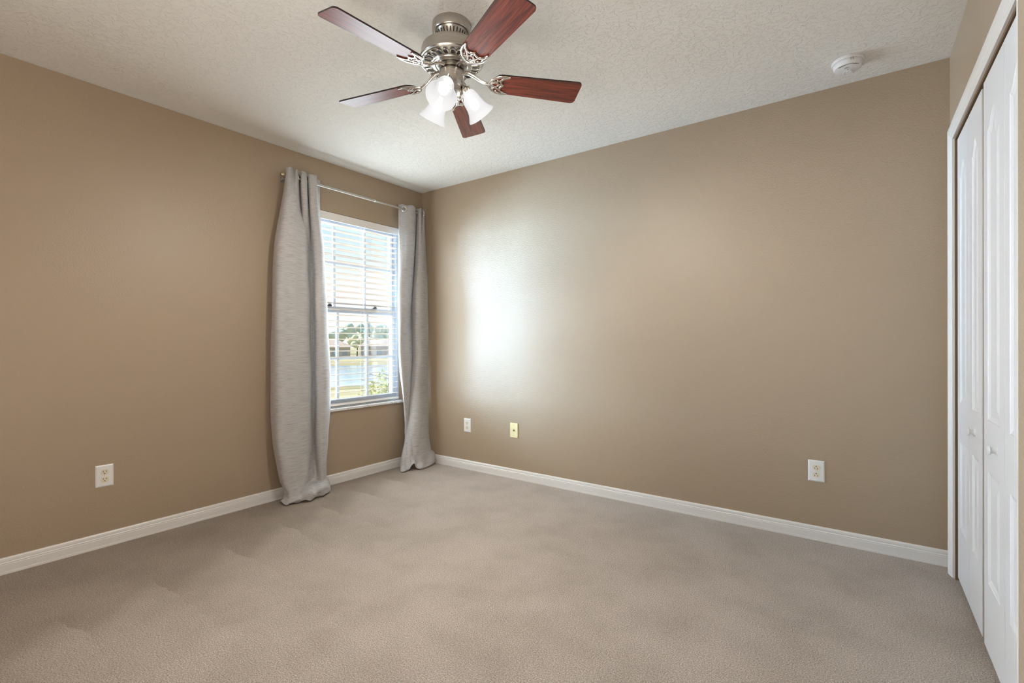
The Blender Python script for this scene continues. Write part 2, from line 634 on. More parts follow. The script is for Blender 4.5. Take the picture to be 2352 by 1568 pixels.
def knob_mesh():
    m = MB()
    m.lathe([(0, 0), (0.0150, 0.0), (0.0150, 0.001), (0.0105, 0.0035), (0.0088, 0.008), (0.0092, 0.013), (0.0140, 0.0155), (0.0155, 0.018), (0.0140, 0.0215), (0.008, 0.0235), (0, 0.024)], 24, Matrix.Rotation(-pi / 2, 4, 'Y'))
    return m


def bifold(name, label, y0, ymid, y1, knob_leaf, knob_y, x):
    d = empty(name, (x, y0, 0))
    struct(d, label)
    for i, (a, b) in enumerate(((y0, ymid), (ymid, y1))):
        lf = leaf_mesh(abs(b - a) - 0.003, 0.03, 1.980).build('door_leaf', M_DOOR, d, loc=(0, a - y0, 0))
        if i == knob_leaf:
            knob_mesh().build('door_knob', M_PLATE, lf, smooth=True, loc=(0, knob_y - a, 0.737))
    return d


bifold('door_1', 'far white bifold closet door with round knob', -0.197, -0.479, -0.732, 1, -0.590, 3.613)
bifold('door_2', 'near white bifold closet door with round knob', -0.776, -1.077, -1.375, 0, -0.975, 3.611)
# bare meeting edge of the far door
mb = MB()
mb.box((0.002, -0.5362, 0.03), (LT, -0.5350, 1.980))
mb.build('door_edge', M_DOOR_EDGE, bpy.data.objects['door_1'])

# ------------------------------------------------------------------ window
win = empty('window_1', (0, 0, 0))
struct(win, 'white single hung window with grid muntins')
mb = MB()
for lo, hi in (((-0.15, WY0, WZ0), (-0.055, WY0 + 0.026, WZ1)), ((-0.15, WY1 - 0.034, WZ0), (-0.055, WY1, WZ1)), ((-0.15, WY0 + 0.026, WZ1 - 0.03), (-0.055, WY1 - 0.034, WZ1)), ((-0.15, WY0 + 0.026, WZ0), (-0.055, WY1 - 0.034, WZ0 + 0.022))):
    mb.box(lo, hi)
mb.build('window_frame', M_VINYL, win, bevel=0.003)


def sash(x, z0, z1, name, rail_lo, rail_hi, mun_z):
    y0, y1 = WY0 + 0.026, WY1 - 0.034
    m = MB()
    st = 0.030
    m.box((x - 0.012, y0, z0), (x + 0.012, y0 + st, z1))
    m.box((x - 0.012, y1 - st, z0), (x + 0.012, y1, z1))
    m.box((x - 0.012, y0 + st, z0), (x + 0.012, y1 - st, z0 + rail_lo))
    m.box((x - 0.012, y0 + st, z1 - rail_hi), (x + 0.012, y1 - st, z1))
    o = m.build(name, M_VINYL, win, bevel=0.003)
    g = MB()
    a, b = z0 + rail_lo, z1 - rail_hi
    ys = (-0.838, -0.551) if x < -0.09 else (-0.827, -0.545)
    for yy in ys:
        g.box((x - 0.007, yy - 0.011, a), (x + 0.004, yy + 0.011, b))
    cuts = [y0 + st, ys[0] - 0.011, ys[0] + 0.011, ys[1] - 0.011, ys[1] + 0.011, y1 - st]
    for c0, c1 in zip(cuts[0::2], cuts[1::2]):
        g.box((x - 0.007, c0, mun_z - 0.011), (x + 0.004, c1, mun_z + 0.011))
    g.build('muntin', M_VINYL, o)
    p = MB()
    p.box((x - 0.010, y0 + st, a), (x - 0.0085, y1 - st, b))
    p.build('window_pane', M_GLASS, o)
    return o


sash(-0.105, 1.325, WZ1 - 0.03, 'upper_sash', 0.035, 0.030, 1.708)
low = sash(-0.078, WZ0 + 0.022, 1.360, 'lower_sash', 0.035, 0.048, 0.955)
for yy in (-0.915, -0.486):
    m = MB()
    m.box((-0.070, yy - 0.022, 1.360), (-0.050, yy + 0.022, 1.370))
    m.box((-0.066, yy - 0.010, 1.370), (-0.050, yy + 0.016, 1.377))
    m.build('sash_lock', M_DKMETAL, low, bevel=0.001)
mb = MB()
mb.box((-0.055, WY0 + 0.001, 0.555), (0.0, WY1 - 0.001, WZ0))
mb.box((0.0, WY0 - 0.035, 0.555), (0.024, WY1 + 0.040, WZ0))
mb.build('window_sill', M_MARBLE, win, bevel=0.003)

# ------------------------------------------------------------------ window blind
blind = empty('window_blind', (-0.03, -0.69, WZ1), 'white slatted window blind, lowered with its slats open', 'blind')
BX, BY, BZ = -0.03, -0.69, WZ1


def bpart(m, *a, **k):
    return m.build(*a, parent=blind, loc=(-BX, -BY, -BZ), **k)


mb = MB()
mb.box((-0.062, -1.140, 2.022), (-0.012, -0.238, 2.066))
bpart(mb, 'headrail', M_BLIND)
mb = MB()
mb.box((-0.011, -1.1455, 2.010), (-0.004, -0.230, 2.0685))
bpart(mb, 'valance', M_BLIND, bevel=0.002)
SLY0, SLY1 = -1.138, -0.270


def slat_mesh():
    m = MB()
    n = 6
    pts = []
    for i in range(n + 1):
        u = i / n * 2 - 1
        pts.append((0.025 * u, 0.0022 * (1 - u * u)))
    th = 0.0026
    outline = [(x, z + th / 2) for x, z in pts] + [(x, z - th / 2) for x, z in reversed(pts)]
    mtx = Matrix.Rotation(pi / 2, 4, 'X')            # profile in xz, extruded along y
    m.prism(outline, 0.0, SLY1 - SLY0, mtx)
    return m


s0 = slat_mesh().build('slat', M_SLAT, blind, smooth=True, angle=50)
NS = 30
for i in range(NS):
    z = 1.988 - i * (1.988 - 0.640) / (NS - 1)
    o = s0 if i == 0 else s0.copy()
    if i:
        C.objects.link(o)
        o.parent = blind
    o.location = (-0.036 - BX, SLY1 - BY, z - BZ)
    o.rotation_euler = (0, radians(-6.0), 0)
mb = MB()
mb.box((-0.060, SLY0, 0.590), (-0.008, SLY1 + 0.004, 0.606))
bpart(mb, 'bottom_rail', M_BLIND, bevel=0.003)
for yy in (-1.06, -0.62, -0.345):
    m = MB()
    for x in (-0.0625, -0.0095):
        m.tube([(x, yy, 0.606), (x, yy, 2.022)], 0.0007, 5)
    m.tube([(-0.036, yy + 0.012, 0.606), (-0.036, yy + 0.012, 2.022)], 0.0007, 5)
    bpart(m, 'ladder_cord', M_BLIND)
m = MB()
m.tube([(-0.0075, -0.262, 2.010), (-0.0065, -0.262, 1.115)], 0.0011, 6)
bpart(m, 'pull_cord', M_BLIND)
m = MB()
m.lathe([(0, 0.030), (0.003, 0.029), (0.0045, 0.018), (0.0085, 0.004), (0.0085, 0), (0, 0)], 14, Matrix.Translation((-0.0065, -0.262, 1.087)))
bpart(m, 'cord_tassel', M_PLATE, smooth=True)

# ------------------------------------------------------------------ curtain rod
rod = empty('curtain_rod', (0.08, -0.68, 2.222), 'satin nickel telescoping curtain rod above the window with a brass ball finial', 'curtain rod')


def rpart(m, *a, **k):
    return m.build(*a, parent=rod, loc=(-0.08, 0.68, -2.222), **k)


m = MB()
m.tube([(0.08, -1.330, 2.222), (0.08, -0.585, 2.222)], 0.0098, 14)
rpart(m, 'rod_tube', M_ROD, smooth=True)
m = MB()
m.tube([(0.08, -0.588, 2.222), (0.08, -0.045, 2.222)], 0.0078, 14)
rpart(m, 'rod_tube', M_ROD, smooth=True)
m = MB()
m.tube([(0.08, -0.596, 2.222), (0.08, -0.584, 2.222)], 0.0112, 14)
rpart(m, 'rod_collar', M_BLIND, smooth=True)
m = MB()
m.lathe([(0, -0.033), (0.010, -0.030), (0.0165, -0.020), (0.0185, -0.010), (0.0165, 0.000), (0.012, 0.006), (0.011, 0.014), (0, 0.014)], 20, Matrix.Translation((0.08, -1.338, 2.222)) @ Matrix.Rotation(-pi / 2, 4, 'X'))
rpart(m, 'finial', M_FINIAL, smooth=True)
for yy in (-1.318, -0.052):
    m = MB()
    m.box((0.0, yy - 0.012, 2.195), (0.004, yy + 0.012, 2.250))
    m.tube([(0.003, yy, 2.214), (0.05, yy, 2.208), (0.08, yy, 2.209)], 0.0045, 8)
    m.tube([(0.068, yy, 2.221), (0.072, yy, 2.2105), (0.08, yy, 2.207), (0.088, yy, 2.2105), (0.092, yy, 2.221)], 0.004, 8)
    rpart(m, 'rod_bracket', M_ROD, smooth=True)

# ------------------------------------------------------------------ curtains
LEFT_ROWS = [
    [(0.045, -1.312, 2.268), (0.110, -1.342, 2.268), (0.130, -1.329, 2.268), (0.090, -1.281, 2.268), (0.120, -1.276, 2.268), (0.040, -1.207, 2.268), (0.110, -1.238, 2.268), (0.110, -1.199, 2.268), (0.040, -1.147, 2.268), (0.115, -1.182, 2.268), (0.120, -1.132, 2.268), (0.070, -1.094, 2.268), (0.040, -1.050, 2.268)],
    [(0.030, -1.335, 2.050), (0.100, -1.364, 2.050), (0.140, -1.359, 2.050), (0.150, -1.328, 2.050), (0.140, -1.288, 2.050), (0.050, -1.206, 2.050), (0.100, -1.223, 2.050), (0.110, -1.196, 2.050), (0.030, -1.134, 2.050), (0.100, -1.163, 2.050), (0.120, -1.128, 2.050), (0.080, -1.086, 2.050), (0.040, -1.050, 2.050)],
    [(0.030, -1.387, 1.750), (0.100, -1.415, 1.750), (0.150, -1.409, 1.750), (0.170, -1.370, 1.750), (0.165, -1.312, 1.750), (0.140, -1.234, 1.750), (0.050, -1.160, 1.750), (0.032, -1.128, 1.750), (0.030, -1.110, 1.750), (0.090, -1.130, 1.750), (0.120, -1.101, 1.750), (0.080, -1.051, 1.750), (0.030, -1.012, 1.750)],
    [(0.030, -1.411, 1.300), (0.100, -1.439, 1.300), (0.160, -1.435, 1.300), (0.180, -1.387, 1.300), (0.175, -1.317, 1.300), (0.150, -1.223, 1.300), (0.050, -1.136, 1.300), (0.034, -1.116, 1.300), (0.032, -1.097, 1.300), (0.100, -1.123, 1.300), (0.125, -1.090, 1.300), (0.090, -1.033, 1.300), (0.030, -0.986, 1.300)],
    [(0.030, -1.411, 0.700), (0.100, -1.439, 0.700), (0.160, -1.435, 0.700), (0.180, -1.387, 0.700), (0.175, -1.317, 0.700), (0.150, -1.220, 0.700), (0.050, -1.133, 0.700), (0.034, -1.112, 0.700), (0.032, -1.090, 0.700), (0.100, -1.116, 0.700), (0.130, -1.076, 0.700), (0.090, -1.008, 0.700), (0.030, -0.957, 0.700)],
    [(0.030, -1.396, 0.350), (0.100, -1.421, 0.350), (0.160, -1.421, 0.350), (0.180, -1.381, 0.350), (0.175, -1.311, 0.350), (0.150, -1.227, 0.350), (0.050, -1.143, 0.350), (0.034, -1.119, 0.350), (0.034, -1.095, 0.350), (0.100, -1.119, 0.350), (0.130, -1.090, 0.350), (0.090, -1.029, 0.350), (0.030, -0.983, 0.350)],
    [(0.030, -1.353, 0.130), (0.100, -1.382, 0.130), (0.150, -1.386, 0.130), (0.175, -1.354, 0.130), (0.170, -1.299, 0.130), (0.155, -1.236, 0.130), (0.080, -1.168, 0.130), (0.060, -1.132, 0.130), (0.060, -1.105, 0.130), (0.100, -1.109, 0.130), (0.130, -1.094, 0.130), (0.090, -1.040, 0.130), (0.030, -0.997, 0.130)],
    [(0.050, -1.340, 0.085), (0.110, -1.363, 0.085), (0.160, -1.370, 0.085), (0.185, -1.351, 0.085), (0.185, -1.308, 0.085), (0.170, -1.261, 0.085), (0.110, -1.202, 0.085), (0.075, -1.158, 0.085), (0.075, -1.131, 0.085), (0.090, -1.110, 0.085), (0.130, -1.101, 0.085), (0.100, -1.050, 0.085), (0.040, -1.004, 0.085)],
    [(0.060, -1.345, 0.050), (0.120, -1.369, 0.050), (0.165, -1.373, 0.050), (0.190, -1.354, 0.050), (0.195, -1.314, 0.050), (0.185, -1.276, 0.060), (0.160, -1.239, 0.075), (0.150, -1.204, 0.085), (0.155, -1.177, 0.080), (0.150, -1.141, 0.090), (0.160, -1.110, 0.090), (0.130, -1.055, 0.075), (0.060, -1.002, 0.060)],
    [(0.065, -1.360, 0.020), (0.125, -1.381, 0.030), (0.175, -1.387, 0.020), (0.200, -1.362, 0.015), (0.215, -1.322, 0.030), (0.220, -1.294, 0.030), (0.225, -1.275, 0.055), (0.235, -1.253, 0.060), (0.225, -1.217, 0.040), (0.215, -1.182, 0.060), (0.220, -1.145, 0.065), (0.180, -1.081, 0.050), (0.090, -1.011, 0.040)],
    [(0.075, -1.384, 0.005), (0.125, -1.399, 0.022), (0.180, -1.396, 0.008), (0.200, -1.362, 0.020), (0.200, -1.320, 0.006), (0.215, -1.297, 0.012), (0.225, -1.278, 0.020), (0.235, -1.253, 0.008), (0.215, -1.211, 0.018), (0.205, -1.172, 0.010), (0.215, -1.138, 0.012), (0.175, -1.071, 0.008), (0.100, -1.014, 0.006)],
]
RIGHT_ROWS = [
    [(0.052, -0.317, 2.262), (0.056, -0.306, 2.262), (0.070, -0.284, 2.262), (0.090, -0.248, 2.262), (0.105, -0.192, 2.262), (0.050, -0.110, 2.262), (0.080, -0.117, 2.262), (0.110, -0.114, 2.262), (0.060, -0.056, 2.262), (0.080, -0.065, 2.262), (0.100, -0.068, 2.262), (0.060, -0.024, 2.262)],
    [(0.060, -0.324, 1.900), (0.075, -0.323, 1.900), (0.095, -0.297, 1.900), (0.115, -0.256, 1.900), (0.100, -0.187, 1.900), (0.040, -0.116, 1.900), (0.080, -0.138, 1.900), (0.120, -0.134, 1.900), (0.120, -0.098, 1.900), (0.100, -0.057, 1.900), (0.078, -0.024, 1.900), (0.078, -0.024, 1.900)],
    [(0.060, -0.334, 1.400), (0.100, -0.359, 1.400), (0.120, -0.338, 1.400), (0.115, -0.285, 1.400), (0.080, -0.214, 1.400), (0.040, -0.158, 1.400), (0.070, -0.170, 1.400), (0.120, -0.185, 1.400), (0.140, -0.138, 1.400), (0.110, -0.046, 1.400), (0.108, -0.024, 1.400), (0.111, -0.024, 1.400)],
    [(0.060, -0.314, 0.900), (0.100, -0.340, 0.900), (0.110, -0.310, 0.900), (0.100, -0.252, 0.900), (0.070, -0.190, 0.900), (0.060, -0.171, 0.900), (0.090, -0.188, 0.900), (0.135, -0.194, 0.900), (0.150, -0.147, 0.900), (0.110, -0.046, 0.900), (0.103, -0.024, 0.900), (0.106, -0.024, 0.900)],
    [(0.060, -0.266, 0.500), (0.090, -0.287, 0.500), (0.100, -0.282, 0.500), (0.090, -0.253, 0.500), (0.080, -0.229, 0.500), (0.080, -0.224, 0.500), (0.100, -0.232, 0.500), (0.140, -0.219, 0.500), (0.160, -0.167, 0.500), (0.120, -0.055, 0.500), (0.108, -0.024, 0.500), (0.111, -0.024, 0.500)],
    [(0.060, -0.266, 0.250), (0.090, -0.283, 0.250), (0.110, -0.296, 0.250), (0.120, -0.295, 0.250), (0.130, -0.289, 0.250), (0.140, -0.279, 0.250), (0.150, -0.263, 0.250), (0.170, -0.232, 0.250), (0.175, -0.176, 0.250), (0.140, -0.075, 0.250), (0.114, -0.024, 0.250), (0.111, -0.024, 0.250)],
    [(0.080, -0.322, 0.120), (0.110, -0.344, 0.120), (0.140, -0.356, 0.120), (0.155, -0.345, 0.120), (0.165, -0.325, 0.120), (0.175, -0.305, 0.120), (0.180, -0.276, 0.120), (0.190, -0.236, 0.120), (0.190, -0.180, 0.120), (0.160, -0.084, 0.120), (0.136, -0.024, 0.120), (0.138, -0.024, 0.120)],
    [(0.100, -0.354, 0.040), (0.130, -0.375, 0.035), (0.160, -0.383, 0.040), (0.175, -0.363, 0.045), (0.185, -0.334, 0.050), (0.195, -0.309, 0.065), (0.200, -0.279, 0.075), (0.205, -0.240, 0.050), (0.210, -0.184, 0.050), (0.190, -0.097, 0.060), (0.181, -0.024, 0.090), (0.184, -0.024, 0.100)],
    [(0.120, -0.362, 0.005), (0.150, -0.393, 0.010), (0.180, -0.405, 0.005), (0.195, -0.376, 0.008), (0.200, -0.343, 0.015), (0.210, -0.323, 0.035), (0.215, -0.293, 0.060), (0.225, -0.273, 0.020), (0.235, -0.233, 0.006), (0.235, -0.141, 0.010), (0.196, -0.024, 0.015), (0.211, -0.024, 0.030)],
]



def cr(p0, p1, p2, p3, t):
    return 0.5 * ((2 * p1) + (-p0 + p2) * t + (2 * p0 - 5 * p1 + 4 * p2 - p3) * t * t + (-p0 + 3 * p1 - 3 * p2 + p3) * t * t * t)


def spline(vals, n):
    out = []
    k = len(vals) - 1
    for i in range(n + 1):
        f = i / n * k
        a = min(int(f), k - 1)
        t = f - a
        g = lambda j: vals[max(0, min(k, j))]
        out.append(cr(g(a - 1), g(a), g(a + 1), g(a + 2), t))
    return out


def curtain_mesh(rows, nu, nv, width, top_wave, seed):
    rnd = random.Random(seed)
    rows = [[Vector(p) for p in r] for r in rows]
    dense = [spline(r, nu) for r in rows]
    # vertical interpolation, spaced by height
    zs = [sum(p.z for p in r) / len(r) for r in rows]
    bm = bmesh.new()
    uvl = bm.loops.layers.uv.new('UVMap')
    grid = []
    per = []
    for i in range(len(rows) - 1):
        per.append(max(3, int(nv * abs(zs[i] - zs[i + 1]) / 2.3)) if zs[i] - zs[i + 1] > 0.12 else 5)
    ph = [rnd.uniform(0, 6.28) for _ in range(6)]
    vv = 0.0
    levels = []
    for i in range(len(rows) - 1):
        for s_ in range(per[i] + (1 if i == len(rows) - 2 else 0)):
            levels.append((i, s_ / per[i]))
    for li, (i, t) in enumerate(levels):
        g = lambda j: dense[max(0, min(len(rows) - 1, j))]
        row = []
        for c in range(nu + 1):
            a, b, c2, d = g(i - 1)[c], g(i)[c], g(i + 1)[c], g(i + 2)[c]
            p = b.lerp(c2, t) if (zs[i] < 0.2) else Vector([cr(a[k], b[k], c2[k], d[k], t) for k in range(2)] + [b.z + (c2.z - b.z) * t])
            u = c / nu
            soft = max(0.0, min(1.0, (2.1 - p.z) / 0.6))
            p = p + Vector((0.004 * soft * sin(5.0 * p.z + ph[0] + 9 * u) + 0.003 * soft * sin(13 * p.z + ph[1] - 14 * u), 0.004 * soft * sin(4 * p.z + ph[2] + 6 * u), 0))
            if p.z < 0.35:
                p.x += 0.004 * sin(40 * u + ph[3]) * sin(22 * p.z + ph[4])
            if li == 0:
                p.z += top_wave * sin(u * pi * 2 * 6 + ph[5])
            p.y = min(p.y, -0.022)
            p.x = max(p.x, 0.030 if 0.3 < p.z < 1.0 else 0.020)
            p.z = max(p.z, 0.004)
            row.append(bm.verts.new(p))
        grid.append(row)
    vlen = [0.0]
    for a, b in zip(grid, grid[1:]):
        vlen.append(vlen[-1] + (a[nu // 3].co - b[nu // 3].co).length)
    for r in range(len(grid) - 1):
        for c in range(nu):
            f = bm.faces.new((grid[r][c], grid[r][c + 1], grid[r + 1][c + 1], grid[r + 1][c]))
            f.smooth = True
            uv = ((c / nu * width, -vlen[r]), ((c + 1) / nu * width, -vlen[r]), ((c + 1) / nu * width, -vlen[r + 1]), (c / nu * width, -vlen[r + 1]))
            for l, q in zip(f.loops, uv):
                l[uvl].uv = q
    me = bpy.data.meshes.new('fabric_panel')
    bm.to_mesh(me)
    bm.free()
    me.materials.append(M_CURTAIN)
    return me


def curtain(label, rows, org, nu, width, seed, grommets):
    c = empty('curtain', org, label, 'curtain', 'grey grommet curtains')
    o = bpy.data.objects.new('fabric_panel', curtain_mesh(rows, nu, 70, width, 0.004, seed))
    C.objects.link(o)
    o.parent = c
    o.location = (-org[0], -org[1], -org[2])
    sd = o.modifiers.new('thickness', 'SOLIDIFY')
    sd.thickness = 0.0024
    sd.offset = 0
    for p, nrm in grommets:
        m = MB()
        prof = [(0.0195 + 0.0048 * cos(a), 0.0032 * sin(a)) for a in [2 * pi * k / 10 for k in range(11)]]
        m.lathe(prof, 28, Matrix.Translation(p) @ Vector(nrm).to_track_quat('Z', 'Y').to_matrix().to_4x4())
        m.build('grommet', M_CHROME, c, smooth=True, loc=(-org[0], -org[1], -org[2]))
    return c


curtain('grey linen curtain left of the window, bulging wide and pooling on the carpet', LEFT_ROWS, (0.10, -1.22, 0.0), 130, 1.1, 3,
        [((0.08, -1.325, 2.222), (0.5, 1, 0)), ((0.08, -1.262, 2.222), (0.5, -1, 0)), ((0.08, -1.225, 2.222), (0.5, 1, 0)), ((0.08, -1.165, 2.222), (0.4, -1, 0))])
curtain('narrow grey linen curtain hanging in the corner right of the window', RIGHT_ROWS, (0.10, -0.17, 0.0), 120, 0.9, 8,
        [((0.082, -0.283, 2.222), (0.80, -0.60, 0)), ((0.07, -0.13, 2.222), (0.5, 1, 0)), ((0.085, -0.075, 2.222), (0.5, -1, 0))])

# ------------------------------------------------------------------ ceiling fan
FX, FYC = 1.845, -1.579
ZB, RB = 2.211, 0.571
fan = empty('ceiling_fan', (FX, FYC, RH), 'brushed nickel ceiling fan with five mahogany blades and three lit glass shades', 'ceiling fan')


def fpart(m, name, material, parent=fan, **k):
    k.setdefault('loc', (0, 0, -RH) if parent is fan else (0, 0, 0))
    return m.build(name, material, parent, **k)


mb = MB()
mb.lathe([(0, 2.44), (0.0815, 2.44), (0.0825, 2.436), (0.0825, 2.404), (0.079, 2.399), (0.072, 2.400), (0.070, 2.403), (0.066, 2.396), (0.057, 2.374), (0.055, 2.345), (0, 2.345)], 48)
can = fpart(mb, 'canopy', M_NICKEL, smooth=True)
mb = MB()
for k in range(28):
    a = 2 * pi * k / 28
    mb.box((-0.0022, -0.0008, -0.010), (0.0022, 0.0020, 0.010), Matrix.Rotation(a, 4, 'Z') @ Matrix.Translation((0, 0.0608, 2.385)) @ Matrix.Rotation(radians(-22), 4, 'X'))
fpart(mb, 'vent_slots', M_BLACK, can)
mb = MB()
mb.lathe([(0.045, 2.350), (0.092, 2.349), (0.112, 2.343), (0.124, 2.334), (0.1285, 2.322), (0.1305, 2.300), (0.1335, 2.290), (0.1365, 2.286), (0.1370, 2.280), (0.1340, 2.2755),
          (0.1290, 2.2745), (0.1270, 2.2770), (0.1240, 2.2740), (0.1000, 2.2680), (0.0800, 2.2655), (0.0780, 2.2620), (0.0700, 2.2600), (0.0660, 2.2630), (0.0600, 2.2600), (0.040, 2.2600)], 64)
hou = fpart(mb, 'motor_housing', M_NICKEL, smooth=True, angle=30)
mb = MB()
md = MB()
for k in range(24):
    a = 2 * pi * k / 24
    R_ = Matrix.Rotation(a, 4, 'Z')
    z = 2.2695
    arch = [(0.090, -0.0052), (0.112, -0.0066)]
    pts = [(0.090, -0.0050), (0.111, -0.0062)] + [(0.111 + 0.0062 * cos(t), 0.0062 * sin(t)) for t in [-pi / 2 + pi * i / 6 for i in range(1, 6)]] + [(0.111, 0.0062), (0.090, 0.0050)]
    md.prism(pts, z - 0.0046, z + 0.004, R_ @ Matrix.Translation((0.0, 0, 0.0)))
    mb.tube([R_ @ Vector((x, y, z - 0.0040)) for x, y in [(0.086, -0.0075), (0.110, -0.0098), (0.1185, -0.0065), (0.1215, 0), (0.1185, 0.0065), (0.110, 0.0098), (0.086, 0.0075)]], 0.0021, 6)
fpart(md, 'vent_slots', M_BLACK, hou)
fpart(mb, 'scroll_ring', M_CHROME, hou, smooth=True)
# flywheel hub, switch housing
mb = MB()
mb.lathe([(0, 2.262), (0.046, 2.262), (0.046, 2.232), (0.0, 2.232)], 40)
fpart(mb, 'neck', M_DKMETAL, smooth=True, angle=30)
mb = MB()
for k in range(5):
    a = pi / 5 + 2 * pi * k / 5
    seg = [(0.0555 * cos(a + t), 0.0555 * sin(a + t)) for t in [-0.60 + 1.20 * i / 8 for i in range(9)]] + [(0.045 * cos(a + t), 0.045 * sin(a + t)) for t in [0.60 - 1.20 * i / 8 for i in range(9)]]
    mb.prism(seg, 2.243, 2.258)
fpart(mb, 'flywheel', M_NICKEL, bevel=0.001)
mb = MB()
mb.lathe([(0, 2.236), (0.052, 2.236), (0.0545, 2.232), (0.0545, 2.188), (0.050, 2.180), (0.041, 2.172), (0.0405, 2.150), (0.034, 2.138), (0.022, 2.128), (0.012, 2.122), (0.010, 2.112), (0.006, 2.104), (0, 2.102)], 44)
swh = fpart(mb, 'switch_housing', M_NICKEL, smooth=True, angle=30)
for a in (0.2, 1.5, 2.7, 4.0, 5.3):
    mb = MB()
    mb.sphere((0.0545 * cos(a), 0.0545 * sin(a), 2.214), 0.0032, 8, 6)
    fpart(mb, 'screw', M_CHROME, swh, smooth=True)

# blades: outline in local x (radial) and y, pitched about x
R0, R1 = 0.178, RB


def blade_outline(grow=0.0):
    w0, w1 = 0.053 + grow, 0.064 + grow
    pts = []
    for i in range(9):                               # rounded root
        t = pi / 2 + pi * i / 8
        pts.append((R0 + 0.034 + (0.034 + grow) * cos(t), w0 * sin(t)))
    c = 0.018
    x1 = R1 + grow
    for i in range(5):
        t = -pi / 2 + (pi / 2) * i / 4
        pts.append((x1 - c + c * cos(t), -w1 + c + c * sin(t)))
    for i in range(5):
        t = (pi / 2) * i / 4
        pts.append((x1 - c + c * cos(t), w1 - c + c * sin(t)))
    return pts


def iron_paths():
    o = []
    o.append(([(0.246, 0.049), (0.225, 0.0505), (0.200, 0.046), (0.178, 0.032), (0.163, 0.013), (0.158, 0.0), (0.163, -0.013), (0.178, -0.032), (0.200, -0.046), (0.225, -0.0505), (0.246, -0.049)], [0.0035, 0.006, 0.0065, 0.0060, 0.0060, 0.0065, 0.0060, 0.0060, 0.0065, 0.006, 0.0035]))
    o.append(([(0.246, 0.049), (0.226, 0.042), (0.214, 0.031), (0.210, 0.019), (0.215, 0.008), (0.224, 0.0), (0.215, -0.008), (0.210, -0.019), (0.214, -0.031), (0.226, -0.042), (0.246, -0.049)], 0.0048))
    for s_ in (1, -1):
        o.append(([(0.160, 0.0), (0.183, 0.010 * s_), (0.201, 0.022 * s_), (0.217, 0.034 * s_)], 0.0040))
        o.append(([(0.176, -0.030 * s_), (0.188, -0.014 * s_), (0.203, -0.003 * s_), (0.222, 0.001 * s_)], 0.0036))
    return o


BLADE_PITCH = radians(-13)
ANG0 = 4.61728
blades = []
for k in range(5):
    a = ANG0 + 2 * pi * k / 5
    if k == 0:
        mb = MB()
        mb.prism(blade_outline(), -0.0032, 0.0028)
        n_lo = len(mb.bm.faces)
        b = mb.build('fan_blade', [M_WOOD, M_BLADE_EDGE], fan)
        for p in b.data.polygons:
            if p.normal.z > -0.5:
                p.material_index = 1
        # local frame: underside keeps the wood, edges and top are dark
        mi = MB()
        for pts, r in iron_paths():
            mi.tube([(x, y, -0.0068) for x, y in pts], r, 8, flat=0.62)
        mi.tube([(0.046, 0, 0.036), (0.075, 0, 0.034), (0.100, 0, 0.021), (0.125, 0, 0.004), (0.148, 0, -0.006), (0.166, 0, -0.0075)], [0.011, 0.0105, 0.009, 0.0078, 0.0085, 0.0075], 10, flat=0.7)
        iron = mi.build('blade_iron', M_CHROME, b, smooth=True)
        screws = []
        for x, y in ((0.203, 0.0), (0.196, 0.030), (0.196, -0.030)):
            mi = MB()
            mi.sphere((x, y, -0.0105), 0.0042, 10, 6, (1, 1, 0.55))
            screws.append(mi.build('blade_screw', M_NICKEL, b, smooth=True))
    else:
        b = blades[0].copy()
        C.objects.link(b)
        b.parent = fan
        for ch in [iron] + screws:
            c = ch.copy()
            C.objects.link(c)
            c.parent = b
    b.matrix_parent_inverse = Matrix.Identity(4)
    b.rotation_mode = 'QUATERNION'
    b.rotation_quaternion = (Matrix.Rotation(a, 4, 'Z') @ Matrix.Rotation(BLADE_PITCH, 4, 'X')).to_quaternion()
    b.location = (0, 0, ZB - RH)
    blades.append(b)

# light kit: three tulip shades; azimuths measured from the side towards the camera
AZ = math.atan2(-3.10699 - FYC, 3.26364 - FX)
TILT = radians(37)


def shade_prof():
    out = [(0.0235, 0.0), (0.0295, -0.006), (0.0345, -0.018), (0.0375, -0.034), (0.0390, -0.052), (0.0415, -0.070), (0.0465, -0.086), (0.0540, -0.100), (0.0610, -0.110), (0.0630, -0.1145)]
    inn = [(r - 0.0022, z + 0.0004) for r, z in reversed(out)]
    return out + inn


